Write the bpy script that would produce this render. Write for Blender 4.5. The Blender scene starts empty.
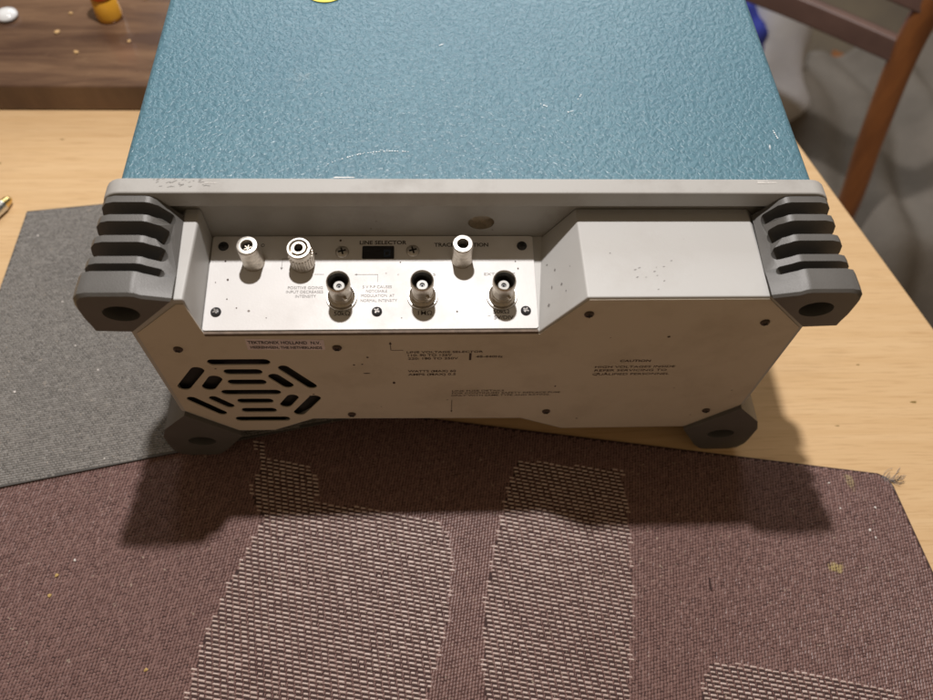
import bpy, bmesh, math, random
import numpy as np
from mathutils import Vector, Matrix
random.seed(7)
rng = np.random.default_rng(11)
scene = bpy.context.scene
C = scene.collection
R = math.radians

# ------------------------------------------------------------------ materials
class NT:
    def __init__(s, name):
        s.m = bpy.data.materials.new(name); s.m.use_nodes = True
        s.t = s.m.node_tree; s.n = s.t.nodes; s.l = s.t.links
        s.b = s.n['Principled BSDF']
        s.tc = s.n.new('ShaderNodeTexCoord')
    def node(s, typ, **kw):
        n = s.n.new(typ)
        for k, v in kw.items():
            if k.startswith('i_'):
                n.inputs[k[2:].replace('_', ' ')].default_value = v
            else:
                setattr(n, k, v)
        return n
    def link(s, a, b): s.l.new(a, b)
    def coord(s, scale=(1, 1, 1), rot=(0, 0, 0)):
        mp = s.n.new('ShaderNodeMapping')
        mp.inputs['Scale'].default_value = scale
        mp.inputs['Rotation'].default_value = rot
        s.link(s.tc.outputs['Object'], mp.inputs['Vector'])
        return mp.outputs['Vector']
    def noise(s, vec, scale, detail=4, rough=.55, dist=0):
        n = s.n.new('ShaderNodeTexNoise')
        n.inputs['Scale'].default_value = scale; n.inputs['Detail'].default_value = detail
        n.inputs['Roughness'].default_value = rough; n.inputs['Distortion'].default_value = dist
        s.link(vec, n.inputs['Vector']); return n.outputs['Fac']
    def ramp(s, fac, stops):
        r = s.n.new('ShaderNodeValToRGB'); e = r.color_ramp.elements
        while len(e) < len(stops): e.new(.5)
        for el, (p, c) in zip(e, stops):
            el.position = p; el.color = (c, c, c, 1) if isinstance(c, (int, float)) else (*c, 1)
        s.link(fac, r.inputs['Fac']); return r.outputs['Color']
    def mix(s, fac, a, b, mode='MIX'):
        m = s.n.new('ShaderNodeMix'); m.data_type = 'RGBA'; m.blend_type = mode
        for sock, v in ((m.inputs[0], fac), (m.inputs[6], a), (m.inputs[7], b)):
            if isinstance(v, (int, float)): sock.default_value = v
            elif isinstance(v, tuple): sock.default_value = (*v, 1)
            else: s.link(v, sock)
        return m.outputs[2]
    def bump(s, h, strength=.3, dist=.001, prev=None):
        b = s.n.new('ShaderNodeBump'); b.inputs['Strength'].default_value = strength
        b.inputs['Distance'].default_value = dist
        s.link(h, b.inputs['Height'])
        if prev: s.link(prev, b.inputs['Normal'])
        return b.outputs['Normal']
    def set(s, base=None, rough=None, metal=None, normal=None, **kw):
        for k, v in (('Base Color', base), ('Roughness', rough), ('Metallic', metal), ('Normal', normal)):
            if v is None: continue
            if isinstance(v, (int, float)): s.b.inputs[k].default_value = v
            elif isinstance(v, tuple): s.b.inputs[k].default_value = (*v, 1)
            else: s.link(v, s.b.inputs[k])
        for k, v in kw.items(): s.b.inputs[k.replace('_', ' ')].default_value = v
        return s.m

def m_paint(name, col, dirt=(.20, .14, .09), amount=.5, rough=.42, speck=True):
    t = NT(name); v = t.coord()
    big = t.noise(v, 28, 6, .65)
    f = t.ramp(big, [(.48, 0.0), (.78, amount)])
    c = t.mix(f, col, dirt)
    cl = t.noise(v, 9, 2)
    c = t.mix(t.ramp(cl, [(.35, 0.0), (.7, .18)]), c, tuple(x * .78 for x in col))
    if speck:
        vo = t.node('ShaderNodeTexVoronoi', feature='F1', i_Scale=210.0); t.link(v, vo.inputs['Vector'])
        sp = t.ramp(vo.outputs['Distance'], [(.10, 1.0), (.16, 0.0)])
        sel = t.ramp(t.noise(v, 60, 2), [(.66, 0.0), (.70, 1.0)])
        both = t.node('ShaderNodeMath', operation='MULTIPLY'); t.link(sp, both.inputs[0]); t.link(sel, both.inputs[1])
        c = t.mix(both.outputs[0], c, (.10, .07, .05))
    fine = t.noise(v, 900, 3)
    return t.set(c, t.ramp(big, [(.3, rough), (.8, rough + .2)]), 0, t.bump(fine, .12, .0003))

def m_rubber(name, col):
    t = NT(name); v = t.coord()
    f = t.ramp(t.noise(v, 45, 6, .7), [(.4, 0.0), (.8, .55)])
    c = t.mix(f, col, tuple(min(1, x * 1.35 + .01) for x in col))
    return t.set(c, .48, 0, t.bump(t.noise(v, 1400, 3), .25, .0003))

def m_plain(name, col, rough=.5, metal=0, var=.12, sc=120, **kw):
    t = NT(name); v = t.coord()
    c = t.mix(t.ramp(t.noise(v, sc, 4), [(.3, 0.0), (.75, 1.0)]), col, tuple(x * (1 - var) for x in col))
    return t.set(c, rough, metal, t.bump(t.noise(v, 700, 2), .08, .0002), **kw)

def m_metal(name, col, rough=.25):
    t = NT(name); v = t.coord()
    n = t.noise(v, 500, 5, .7)
    c = t.mix(t.ramp(n, [(.4, 0.0), (.75, .6)]), col, tuple(x * .45 for x in col))
    return t.set(c, t.ramp(n, [(.3, rough), (.8, rough + .25)]), 1, t.bump(n, .2, .0003))

def m_vinyl():
    t = NT('blue grained vinyl'); v = t.coord((1, .8, 1))
    warp = t.node('ShaderNodeTexNoise', i_Scale=200.0, i_Detail=2.0); t.link(v, warp.inputs['Vector'])
    add = t.node('ShaderNodeVectorMath', operation='MULTIPLY_ADD')
    add.inputs[1].default_value = (.0016,) * 3
    t.link(warp.outputs['Color'], add.inputs[0]); t.link(v, add.inputs[2])
    n1 = t.noise(add.outputs[0], 500, 2, .5, .5)
    h1 = t.ramp(n1, [(.40, 0.0), (.56, 1.0)])
    vo = t.node('ShaderNodeTexVoronoi', feature='SMOOTH_F1', i_Scale=430.0); t.link(add.outputs[0], vo.inputs['Vector'])
    h2 = t.ramp(vo.outputs['Distance'], [(.1, 1.0), (.7, 0.0)])
    nrm = t.bump(h1, .55, .00034)
    nrm = t.bump(h2, .45, .00035, nrm)
    nrm = t.bump(t.noise(v, 1500, 2), .15, .0002, nrm)
    big = t.noise(v, 7, 4)
    c = t.mix(t.ramp(big, [(.3, 0.0), (.7, 1.0)]), (.072, .158, .205), (.088, .182, .226))
    st = t.ramp(t.noise(v, 26, 5, .7), [(.66, 0.0), (.80, .35)])
    c = t.mix(st, c, (.34, .34, .33))
    c = t.mix(t.ramp(n1, [(.36, .35), (.5, 0.0)]), c, (.04, .095, .135))
    return t.set(c, .37, 0, nrm)

def m_table():
    t = NT('beech table top'); a = R(-9)
    v = t.coord((1, 1, 1), (0, 0, a))
    vs = t.coord((1.4, 30, 1), (0, 0, a)); vf = t.coord((12, 260, 1), (0, 0, a))
    g = t.noise(vs, 5, 6, .6, .35)
    c = t.mix(t.ramp(g, [(.3, 0.0), (.7, 1.0)]), (.74, .515, .285), (.665, .44, .225))
    f = t.ramp(t.noise(vf, 3.0, 3), [(.52, 0.0), (.68, .40)])
    c = t.mix(f, c, (.46, .27, .12))
    d = t.ramp(t.noise(v, 14, 4), [(.6, 0.0), (.8, .25)])
    c = t.mix(d, c, (.40, .25, .13))
    return t.set(c, .42, 0, t.bump(t.noise(vf, 6, 2), .06, .0002))

def m_board():
    t = NT('dark brown glossy board'); v = t.coord((1, 1, 1), (0, 0, R(-38)))
    vs = t.coord((3, 22, 1), (0, 0, R(-38)))
    g = t.noise(vs, 2.2, 5, .6, .4)
    c = t.mix(t.ramp(g, [(.35, 0.0), (.62, 1.0)]), (.21, .125, .075), (.085, .046, .030))
    c = t.mix(t.ramp(t.noise(v, 60, 4), [(.62, 0.0), (.75, .35)]), c, (.24, .15, .09))
    return t.set(c, t.ramp(g, [(.3, .16), (.8, .28)]), 0, t.bump(g, .06, .001))

def m_strand(name, cols, rough=.45, bumpy=.2, dust=(.5, .42, .33), stains=()):
    t = NT(name); v = t.coord()
    geo = t.n.new('ShaderNodeNewGeometry')
    c = t.mix(geo.outputs['Random Per Island'], cols[0], cols[1])
    big = t.ramp(t.noise(v, 16, 4), [(.35, 0.0), (.7, .5)])
    c = t.mix(big, c, cols[2])
    c = t.mix(t.ramp(t.noise(v, 420, 2), [(.69, 0.0), (.75, .55)]), c, dust)
    for (x, y, r, col, k) in stains:
        sub = t.node('ShaderNodeVectorMath', operation='SUBTRACT'); sub.inputs[1].default_value = (x, y, 0)
        t.link(t.tc.outputs['Object'], sub.inputs[0])
        mul = t.node('ShaderNodeVectorMath', operation='MULTIPLY'); mul.inputs[1].default_value = (1 / r[0], 1 / r[1], 0)
        t.link(sub.outputs[0], mul.inputs[0])
        ln = t.node('ShaderNodeVectorMath', operation='LENGTH'); t.link(mul.outputs[0], ln.inputs[0])
        ad = t.node('ShaderNodeMath', operation='MULTIPLY_ADD'); ad.inputs[1].default_value = .9
        t.link(t.noise(v, 300, 3), ad.inputs[0]); t.link(ln.outputs['Value'], ad.inputs[2])
        c = t.mix(t.ramp(ad.outputs[0], [(.9, k), (1.3, 0.0)]) if False else t.ramp(ad.outputs[0], [(.75, k), (1.0, 0.0)]), c, col)
    return t.set(c, rough, 0, t.bump(t.noise(v, 1200, 2), bumpy, .0003))

def m_cloth(name, c1, c2, sc=60, tr=0):
    t = NT(name); v = t.coord()
    c = t.mix(t.ramp(t.noise(v, 6, 5), [(.35, 0.0), (.65, 1.0)]), c1, c2)
    return t.set(c, .85, 0, t.bump(t.noise(v, sc, 4), .4, .003))

def m_wood_round():
    t = NT('polished reddish chair wood'); v = t.coord((1, 1, .12))
    g = t.noise(v, 60, 5)
    c = t.mix(t.ramp(g, [(.3, 0.0), (.7, 1.0)]), (.46, .18, .06), (.26, .10, .04))
    return t.set(c, .3, 0, t.bump(g, .05, .0005))

MAT = dict(
    paint=m_paint('warm grey instrument paint', (.455, .45, .435), amount=.16),
    face=m_paint('warm grey face paint', (.575, .515, .42), amount=.30),
    panel=m_paint('off white connector panel paint', (.66, .65, .64), amount=.12, rough=.35),
    frame=m_paint('grey frame casting', (.35, .34, .32), (.16, .14, .12), .5, .45),
    rubber=m_rubber('dark grey rubber', (.098, .094, .088)),
    vinyl=m_vinyl(), table=m_table(), board=m_board(), chair=m_wood_round(),
    nickel=m_metal('bright nickel', (.68, .65, .60), .30),
    dull=m_metal('dull nickel', (.58, .52, .44), .32),
    black=m_plain('black painted screw', (.022, .022, .024), .38),
    brownscrew=m_plain('oxidised brown screw', (.06, .035, .025), .4),
    ink=m_plain('black silkscreen ink', (.03, .022, .018), .5),
    greyink=m_plain('worn grey silkscreen ink', (.22, .21, .20), .55),
    brownink=m_plain('worn brown ink', (.055, .03, .018), .5),
    sticker=m_plain('violet grey foil sticker', (.74, .64, .66), .35, .0, .25, 90),
    cream=m_plain('white nylon insulator', (.42, .41, .38), .4),
    sleeve=m_metal('dark tarnished sleeve', (.16, .15, .14), .4),
    dark=m_plain('dark interior', (.012, .012, .012), .7),
    blueglow=m_plain('dark blue plastic', (.035, .055, .09), .3),
    ladle=m_plain('black switch plastic', (.012, .012, .014), .3),
    yellow=m_plain('yellow tape', (.75, .62, .06), .45),
    tapebrown=m_plain('brown tape mark', (.25, .16, .04), .5),
    scratch=m_plain('pale scuffed vinyl', (.72, .76, .78), .5),
    chip=m_plain('bare chipped edge', (.75, .72, .68), .4),
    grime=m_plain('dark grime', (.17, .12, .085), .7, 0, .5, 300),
    matbase=m_strand('purple mat ground', [(.055, .029, .027), (.060, .032, .030), (.050, .027, .025)], rough=.9),
    purple=m_strand('purple woven strand', [(.165, .090, .080), (.255, .150, .132), (.20, .112, .100)],
                    stains=((.2088, -.1225, (.010, .006), (.42, .33, .13), .8), (.2319, -.0715, (.006, .010), (.38, .30, .16), .7))),
    creamstrand=m_strand('cream woven strand', [(.56, .43, .385), (.74, .61, .56), (.47, .34, .30)]),
    greybase=m_strand('grey mat ground', [(.085, .080, .075), (.10, .095, .088), (.085, .080, .075)], rough=.9),
    greystrand=m_strand('grey woven strand', [(.20, .19, .178), (.275, .262, .245), (.29, .27, .245)]),
    orange=m_plain('orange red plastic', (.75, .10, .015), .25),
    amber=m_plain('amber translucent plastic', (.85, .42, .04), .2),
    glare=m_plain('white porcelain', (.85, .87, .88), .12),  # white that paints in a highlight on the board
    crumb=m_plain('dry crumb', (.55, .38, .14), .8),
    tan=m_plain('tan crumb', (.62, .40, .18), .7),
    lint=m_plain('pale lint', (.75, .70, .66), .8),
    thread=m_plain('grey frayed thread', (.30, .27, .26), .8),
    darkthread=m_plain('dark frayed thread', (.07, .05, .045), .8),
    slat=m_plain('dull brown slat wood', (.19, .115, .095), .38, 0, .25, 30),
    cloth=m_cloth('grey throw fabric', (.225, .20, .17), (.135, .12, .10)),
    bag=m_cloth('pale plastic bag', (.62, .62, .62), (.50, .50, .55), 40),
    bagblue=m_cloth('blue plastic print', (.03, .05, .36), (.05, .07, .42), 40),
    floor=m_cloth('brown floor', (.20, .165, .115), (.15, .125, .095), 20),
    steel=m_metal('pen steel', (.75, .75, .72), .2), brass=m_metal('pen brass', (.80, .60, .25), .2),
)

# ------------------------------------------------------------------ helpers
def link(name, me, mat, parent=None, smooth=False):
    o = bpy.data.objects.new(name, me); C.objects.link(o)
    mats = mat if isinstance(mat, (list, tuple)) else [mat]
    if len(me.materials) == 0:
        for m in mats: me.materials.append(MAT[m])
    if smooth:
        me.polygons.foreach_set('use_smooth', [True] * len(me.polygons))
    if parent: o.parent = parent
    return o
def obj(name, bm, mat, parent=None, smooth=False):
    me = bpy.data.meshes.new(name); bmesh.ops.recalc_face_normals(bm, faces=bm.faces)
    bm.to_mesh(me); bm.free()
    return link(name, me, mat, parent, smooth)
def tag(o, label, cat=None, group=None, kind=None):
    if label: o['label'] = label
    if cat: o['category'] = cat
    if group: o['group'] = group
    if kind: o['kind'] = kind
    return o
def empty(name, loc=(0, 0, 0), rz=0):
    o = bpy.data.objects.new(name, None); C.objects.link(o); o.location = loc; o.rotation_euler.z = rz
    o.empty_display_size = .02
    return o
def bevel(o, w, seg=3, ang=30):
    m = o.modifiers.new('bevel', 'BEVEL'); m.width = w; m.segments = seg; m.limit_method = 'ANGLE'; m.angle_limit = R(ang)
    m.harden_normals = False
    for p in o.data.polygons: p.use_smooth = True
    e = o.modifiers.new('norm', 'WEIGHTED_NORMAL'); e.keep_sharp = True; e.weight = 80
    return o
def loft(bm, rings, cap=True):
    vs = [[bm.verts.new(p) for p in r] for r in rings]
    n = len(rings[0])
    for a, b in zip(vs, vs[1:]):
        for i in range(n):
            bm.faces.new((a[i], a[(i + 1) % n], b[(i + 1) % n], b[i]))
    if cap:
        bm.faces.new(list(reversed(vs[0]))); bm.faces.new(vs[-1])
    return vs
def prism_y(bm, prof, y0, y1):   # profile (x,z) along y
    loft(bm, [[(x, y0, z) for x, z in prof], [(x, y1, z) for x, z in prof]])
def prism_z(bm, prof, z0, z1):
    loft(bm, [[(x, y, z0) for x, y in prof], [(x, y, z1) for x, y in prof]])
def box(bm, a, b):
    prism_z(bm, [(a[0], a[1]), (b[0], a[1]), (b[0], b[1]), (a[0], b[1])], a[2], b[2])
def lathe(bm, prof, seg=40, close=False):   # (r,z)
    rings = []
    for r, z in prof:
        if r < 1e-7: rings.append([bm.verts.new((0, 0, z))])
        else: rings.append([bm.verts.new((r * math.cos(2 * math.pi * i / seg), r * math.sin(2 * math.pi * i / seg), z)) for i in range(seg)])
    for a, b in zip(rings, rings[1:]):
        for i in range(seg):
            j = (i + 1) % seg
            if len(a) == 1 and len(b) == 1: continue
            if len(a) == 1: bm.faces.new((a[0], b[j], b[i]))
            elif len(b) == 1: bm.faces.new((a[i], a[j], b[0]))
            else: bm.faces.new((a[i], a[j], b[j], b[i]))
def stadium(p0, p1, r, n=8):   # 2D outline
    p0 = Vector(p0); p1 = Vector(p1); d = (p1 - p0); a = math.atan2(d.y, d.x); out = []
    for i in range(n + 1):
        t = a + math.pi / 2 + math.pi * i / n; out.append((p0.x + r * math.cos(t), p0.y + r * math.sin(t)))
    for i in range(n + 1):
        t = a - math.pi / 2 + math.pi * i / n; out.append((p1.x + r * math.cos(t), p1.y + r * math.sin(t)))
    return out
def rrect(x0, y0, x1, y1, r, n=5):
    out = []
    for cx, cy, a0 in ((x1 - r, y1 - r, 0), (x0 + r, y1 - r, 90), (x0 + r, y0 + r, 180), (x1 - r, y0 + r, 270)):
        for i in range(n + 1):
            a = R(a0 + 90 * i / n); out.append((cx + r * math.cos(a), cy + r * math.sin(a)))
    return out
def cut(o, cutters):
    for c in cutters:
        me = bpy.data.meshes.new('cutter'); bmesh.ops.recalc_face_normals(c, faces=c.faces); c.to_mesh(me); c.free()
        co = bpy.data.objects.new('cutter', me); C.objects.link(co); co.matrix_world = o.matrix_world.copy()
        md = o.modifiers.new('b', 'BOOLEAN'); md.operation = 'DIFFERENCE'; md.solver = 'EXACT'; md.object = co
        dg = bpy.context.evaluated_depsgraph_get(); dg.update()
        nm = bpy.data.meshes.new_from_object(o.evaluated_get(dg))
        o.modifiers.clear(); o.data = nm
        bpy.data.objects.remove(co)
    return o
def tube(bm, pts, rad, seg=12, caps=True):
    pts = [Vector(p) for p in pts]; rings = []
    up = Vector((0, 0, 1))
    for i, p in enumerate(pts):
        d = (pts[min(i + 1, len(pts) - 1)] - pts[max(i - 1, 0)]).normalized()
        s = d.cross(up if abs(d.z) < .95 else Vector((1, 0, 0))).normalized(); u = s.cross(d)
        r = rad[i] if isinstance(rad, (list, tuple)) else rad
        rings.append([tuple(p + s * r * math.cos(2 * math.pi * k / seg) + u * r * math.sin(2 * math.pi * k / seg)) for k in range(seg)])
    loft(bm, rings, caps)
def curve_pts(P, n=24):
    P = [Vector(p) for p in P]; out = []
    Q = [P[0]] + P + [P[-1]]
    for i in range(1, len(Q) - 2):
        a, b, c, d = Q[i - 1], Q[i], Q[i + 1], Q[i + 2]
        for k in range(n):
            t = k / n
            out.append(.5 * ((2 * b) + (c - a) * t + (2 * a - 5 * b + 4 * c - d) * t * t + (3 * b - a - 3 * c + d) * t ** 3))
    out.append(P[-1]); return out

F = -.0463          # rear face plane
PZ = .1330          # nominal height the panel was surveyed at
TILT = R(8); PO = Vector((0, -.0446, .1330))    # the panel leans 8 degrees towards the rear, hinged on its front edge
SURVEY = Vector((-.01997, -.23078, .42366))     # survey station: sightings on the nominal plane are carried onto the leaning panel
PN = Vector((0, -math.sin(TILT), math.cos(TILT))); PY = Vector((0, math.cos(TILT), math.sin(TILT)))
def onp(x, y):
    d = Vector((x, y, PZ)) - SURVEY; t = (PO - SURVEY).dot(PN) / d.dot(PN); p = SURVEY + d * t - PO
    return p.x, p.dot(PY)
def pworld(x, y, h=0):
    a, b = onp(x, y); return PO + Vector((a, 0, 0)) + PY * b + PN * h
def on_panel(o):
    o.location = PO; o.rotation_euler.x = TILT; return o
def text_mesh(lines, bold=0.0):
    """lines: (string, u0, v0, u1, capheight). returns verts, faces in 2D"""
    V, Fc = [], []
    for s, u0, v0, u1, h in lines:
        cu = bpy.data.curves.new('t', 'FONT'); cu.body = s; cu.resolution_u = 3; cu.offset = bold
        to = bpy.data.objects.new('t', cu); C.objects.link(to)
        dg = bpy.context.evaluated_depsgraph_get(); dg.update()
        me = bpy.data.meshes.new_from_object(to.evaluated_get(dg))
        n = len(me.vertices); co = np.empty(n * 3, 'f'); me.vertices.foreach_get('co', co); co = co.reshape(-1, 3)
        bpy.data.objects.remove(to)
        x0, x1 = co[:, 0].min(), co[:, 0].max()
        y1 = .715
        b = len(V)
        for x, y, _ in co: V.append((u0 + (x - x0) / (x1 - x0) * (u1 - u0), v0 + y / y1 * h))
        for p in me.polygons: Fc.append([b + k for k in p.vertices])
        bpy.data.meshes.remove(me)
    return V, Fc
def lettering(lines, plane, mat, parent, bold=0.012, extra=()):
    """extra: rectangles (u0,v0,u1,v1) or polygons in same plane"""
    if plane != 'face':
        L2 = []
        for s_, u0, v0, u1, h in lines:
            a, b = onp(u0, v0); c, _ = onp(u1, v0); _, d = onp(u0, v0 + h); L2.append((s_, a, b, c, d - b))
        lines = L2
    V, Fc = text_mesh(lines, bold)
    for q in extra:
        if len(q) == 4 and not isinstance(q[0], tuple):
            q = [(q[0], q[1]), (q[2], q[1]), (q[2], q[3]), (q[0], q[3])]
        if plane != 'face': q = [onp(*k) for k in q]
        b = len(V); V += list(q); Fc.append(list(range(b, b + len(q))))
    if plane == 'face': co = [(u, F - .00012, v) for u, v in V]
    else: co = [(u, v, .00012) for u, v in V]
    me = bpy.data.meshes.new('lettering'); me.from_pydata(co, [], Fc)
    o = link('lettering', me, mat, parent)
    return o if plane == 'face' else on_panel(o)

# ------------------------------------------------------------------ instrument
scope = empty('oscilloscope', (0, 0, 0))
tag(scope, 'old bench oscilloscope with blue grained cover, its grey rear panel towards the camera', 'oscilloscope')

# cover: vinyl clad box open at both ends
W = .1560; ZT = .1733
bm = bmesh.new()
prof = rrect(-W, .018, W, ZT, .004)
ins = rrect(-W + .003, .021, W - .003, ZT - .003, .003)
loft(bm, [[(x, .030, z) for x, z in ins], [(x, .0088, z) for x, z in ins], [(x, .0085, z) for x, z in prof], [(x, .425, z) for x, z in prof]])
cover = obj('cover', bm, 'vinyl', scope, True)
cover.data.polygons.foreach_set('use_smooth', [len(p.vertices) == 4 for p in cover.data.polygons])
for p in cover.data.polygons:
    p.use_smooth = False
# scuffs on the cover (thin worn flakes of vinyl)
def piece(pts, name, mat, parent):
    me = bpy.data.meshes.new(name); me.from_pydata([tuple(p) for p in pts], [], [list(range(len(pts)))]); return link(name, me, mat, parent)
def flakes(pts, w, mat, parent, name, zz, gap=.25):
    bm = bmesh.new()
    for i in range(len(pts) - 1):
        if random.random() < gap: continue
        a = Vector(pts[i]); b = Vector(pts[i + 1]); d = (b - a).normalized(); n = Vector((-d.y, d.x)) * w * random.uniform(.35, 1)
        k = random.uniform(.6, 1)
        b = a + (b - a) * k
        vs = [bm.verts.new((p.x, p.y, zz)) for p in (a, (a + b) / 2 - n / 2, b, (a + b) / 2 + n / 2)]
        bm.faces.new(vs)
    return obj(name, bm, mat, parent)
def arcpts(cx, cy, r, a0, a1, n): return [(cx + r * math.cos(R(a0 + (a1 - a0) * i / n)), cy + r * math.sin(R(a0 + (a1 - a0) * i / n))) for i in range(n + 1)]
flakes(arcpts(-.036, -.030, .056, 122, 80, 34), .0008, 'scratch', cover, 'scuff', ZT + .0003, .3)
flakes(arcpts(-.034, -.031, .058, 112, 88, 26), .0004, 'scratch', cover, 'scuff', ZT + .00035, .5)
for (x, y, l, a) in ((.052, .060, .006, 60), (.046, .052, .004, 20), (.034, .058, .004, -30), (.140, .028, .004, 80), (-.015, .10, .004, 30), (.1455, .035, .006, 100)):
    flakes([(x + l * t / 5 * math.cos(R(a)), y + l * t / 5 * math.sin(R(a))) for t in range(6)], .0012, 'scratch', cover, 'scuff', ZT + .0003, .15)

# frame ring
bm = bmesh.new()
FW = .1628
outer = rrect(-FW, .010, FW, .1741, .009, 6); inner = rrect(-.1535, .022, .1535, .1650, .004, 6)
ro = [[bm.verts.new((x, y, z)) for x, z in outer] for y in (0, .0088)]
ri = [[bm.verts.new((x, y, z)) for x, z in inner] for y in (0, .0088)]
n = len(outer)
for i in range(n):
    j = (i + 1) % n
    bm.faces.new((ro[0][i], ro[0][j], ro[1][j], ro[1][i])); bm.faces.new((ri[0][j], ri[0][i], ri[1][i], ri[1][j]))
    bm.faces.new((ro[0][j], ro[0][i], ri[0][i], ri[0][j])); bm.faces.new((ro[1][i], ro[1][j], ri[1][j], ri[1][i]))
frame = bevel(obj('frame', bm, 'frame', scope), .0009)
# worn spots on frame
bm = bmesh.new()
for x, y, l, w in ((-.0625, .0086, .010, .0006), (.128, .0060, .010, .0005), (.128, .0068, .006, .0004), (-.118, .0055, .006, .0003)):
    piece(((x, y, .1743), (x + l, y + .0002, .1743), (x + l * .9, y + w, .1743), (x + .001, y + w, .1743)), 'worn_spot', 'chip', frame)
bm.free()
bm = bmesh.new()
for k in range(34):
    x = random.gauss(-.128, .0055); y = random.uniform(.003, .0085); l = random.uniform(.0004, .0022); a = random.gauss(.3, .25)
    d = Vector((math.cos(a), math.sin(a))) * l; nn = Vector((-d.y, d.x)).normalized() * .00010
    p = Vector((x, y))
    if y + d.y > .0085: continue
    bm.faces.new([bm.verts.new((q.x, q.y, .1743)) for q in (p - nn, p + d - nn, p + d + nn, p + nn)])
obj('scratch_mark', bm, 'greyink', frame)

# bulkhead behind the notch, with a round recessed hole
bm = bmesh.new(); box(bm, (-.1530, .0045, .0225), (.1530, .0087, .1648))
bulk = obj('bulkhead', bm, 'frame', scope)
hx, hz, hr = .0045, .1490, .0062
bm = bmesh.new(); loft(bm, [[(hx + hr * math.cos(a * math.pi / 16), y, hz + hr * .78 * math.sin(a * math.pi / 16)) for a in range(32)] for y in (.003, .0098)])
cut(bulk, [bm])
bm = bmesh.new(); rr = [[(hx + hr * k * math.cos(a * math.pi / 16), y, hz + hr * .78 * k * math.sin(a * math.pi / 16)) for a in range(32)] for k, y in ((.99, .0047), (.93, .0086), (.92, .0087))]
loft(bm, rr, False); bm.faces.new([bm.verts.new(p) for p in rr[-1]])
obj('hole_liner', bm, 'dull', bulk, True)

# body housing
def mirror(p): return [(-x, z) for x, z in reversed(p)]
OUT = [(-.1530, .1345), (-.1297, .1592), (-.1238, .1592), (-.1232, .1575), (-.1228, .1322), (.0300, .1322), (.0478, .1592),
       (.1285, .1592), (.1530, .1350), (.1530, .0545), (.1290, .0275), (.0550, .0275), (.0300, .0415), (-.0846, .0440), (-.1080, .0300), (-.1280, .0300), (-.1530, .0560)]
bm = bmesh.new(); prism_y(bm, OUT, F + .0004, .0043)
body = bevel(obj('housing', bm, 'paint', scope), .0007)
# face plate, slightly inset outline
FP = [(-.1505, .1335), (-.1270, .1562), (-.1238, .1562), (-.1212, .1306), (.0305, .1306), (.0488, .1578), (.1280, .1578), (.1508, .1345),
      (.1508, .0552), (.1282, .0292), (.0554, .0292), (.0304, .0432), (-.0844, .0457), (-.1078, .0317), (-.1272, .0317), (-.1505, .0567)]
bm = bmesh.new(); prism_y(bm, FP, F, F + .0006)
face = obj('face_plate', bm, 'face', scope)
slots = [((-.1235, .1076), (-.0993, .1074), 0.0028), ((-.1181, .0981), (-.1047, .0979), 0.0027), ((-.1185, .0877), (-.1047, .0875), 0.0027),
         ((-.1242, .0770), (-.0994, .0766), 0.0027), ((-.1183, .0672), (-.1049, .0670), 0.0027), ((-.1184, .0565), (-.1051, .0563), 0.0027), ((-.1237, .0461), (-.0998, .0456), 0.0028),
         ((-.1437, .0835), (-.1328, .1000), 0.0033), ((-.1315, .0830), (-.1265, .0912), 0.0035), ((-.1435, .0700), (-.1320, .0540), 0.0027), ((-.1322, .0705), (-.1261, .0622), 0.0026),
         ((-.0912, .1012), (-.0804, .0830), 0.0028), ((-.0972, .0928), (-.0922, .0842), 0.0031), ((-.0917, .0708), (-.0966, .0625), 0.0031), ((-.0805, .0695), (-.0908, .0530), 0.0032)]
cutters = []
for p0, p1, r in slots:
    for k in (0,):
        b2 = bmesh.new(); st = stadium(p0, p1, r)
        loft(b2, [[(x, y, z) for x, z in st] for y in (F - .001, F + .004)]); cutters.append(b2)
# dark plenum cavity behind the grille in the housing
cut(face, cutters)
for m_ in list(body.modifiers): pass
CAV = [(-.1475, .062), (-.1475, .092), (-.130, .112), (-.094, .112), (-.075, .092), (-.075, .062), (-.090, .0480), (-.099, .0400), (-.108, .0350), (-.127, .0350), (-.138, .048)]
b2 = bmesh.new(); prism_y(b2, CAV, F - .001, F + .022)
body.modifiers.clear(); cut(body, [b2]); bevel(body, .0007)
bm = bmesh.new(); prism_y(bm, [(x * .999 - .0001, z * .999 + .0001) for x, z in CAV], F + .0030, F + .0215)
obj('slot_shade', bm, 'dark', body)  # near-black filler, paints in the shade seen through the vent slots

# lower lip below the connector panel
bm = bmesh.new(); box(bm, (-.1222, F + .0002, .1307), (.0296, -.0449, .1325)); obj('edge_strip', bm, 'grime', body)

# connector panel
bm = bmesh.new(); prism_z(bm, rrect(-.1224, 0, .0298, .0492, .0012, 3), -.0007, 0)
panel = on_panel(bevel(obj('connector_panel', bm, 'panel', scope), .0002, 2))
bm = bmesh.new(); loft(bm, [[(x, -.0440, .1300), (x, .0043, .1300), (x, .0043, .1390), (x, -.0440, .1321)] for x in (-.1229, .0345)])
obj('panel_bed', bm, 'paint', body)
for x, y, r in ((-.117, -.0055, .0005), (-.1145, -.0165, .0006), (-.1135, -.0275, .0004), (-.1085, -.0325, .0004), (-.0745, -.0012, .0005), (-.0785, .0052, .0003),
                (-.034, -.0065, .0004), (.0215, -.0062, .0004), (.0225, -.0105, .0005), (-.0075, -.0352, .0005), (-.120, -.018, .0003), (-.0945, -.038, .0003), (-.0330, -.0385, .0003), (-.0632, .0069, .0006)):
    x, y = onp(x, y); piece([(x + r * random.uniform(.7, 1.1) * math.cos(a), y + r * math.sin(a), .00013) for a in [k * math.pi / 4 for k in range(8)]], 'paint_chip', 'brownink', panel)

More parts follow.
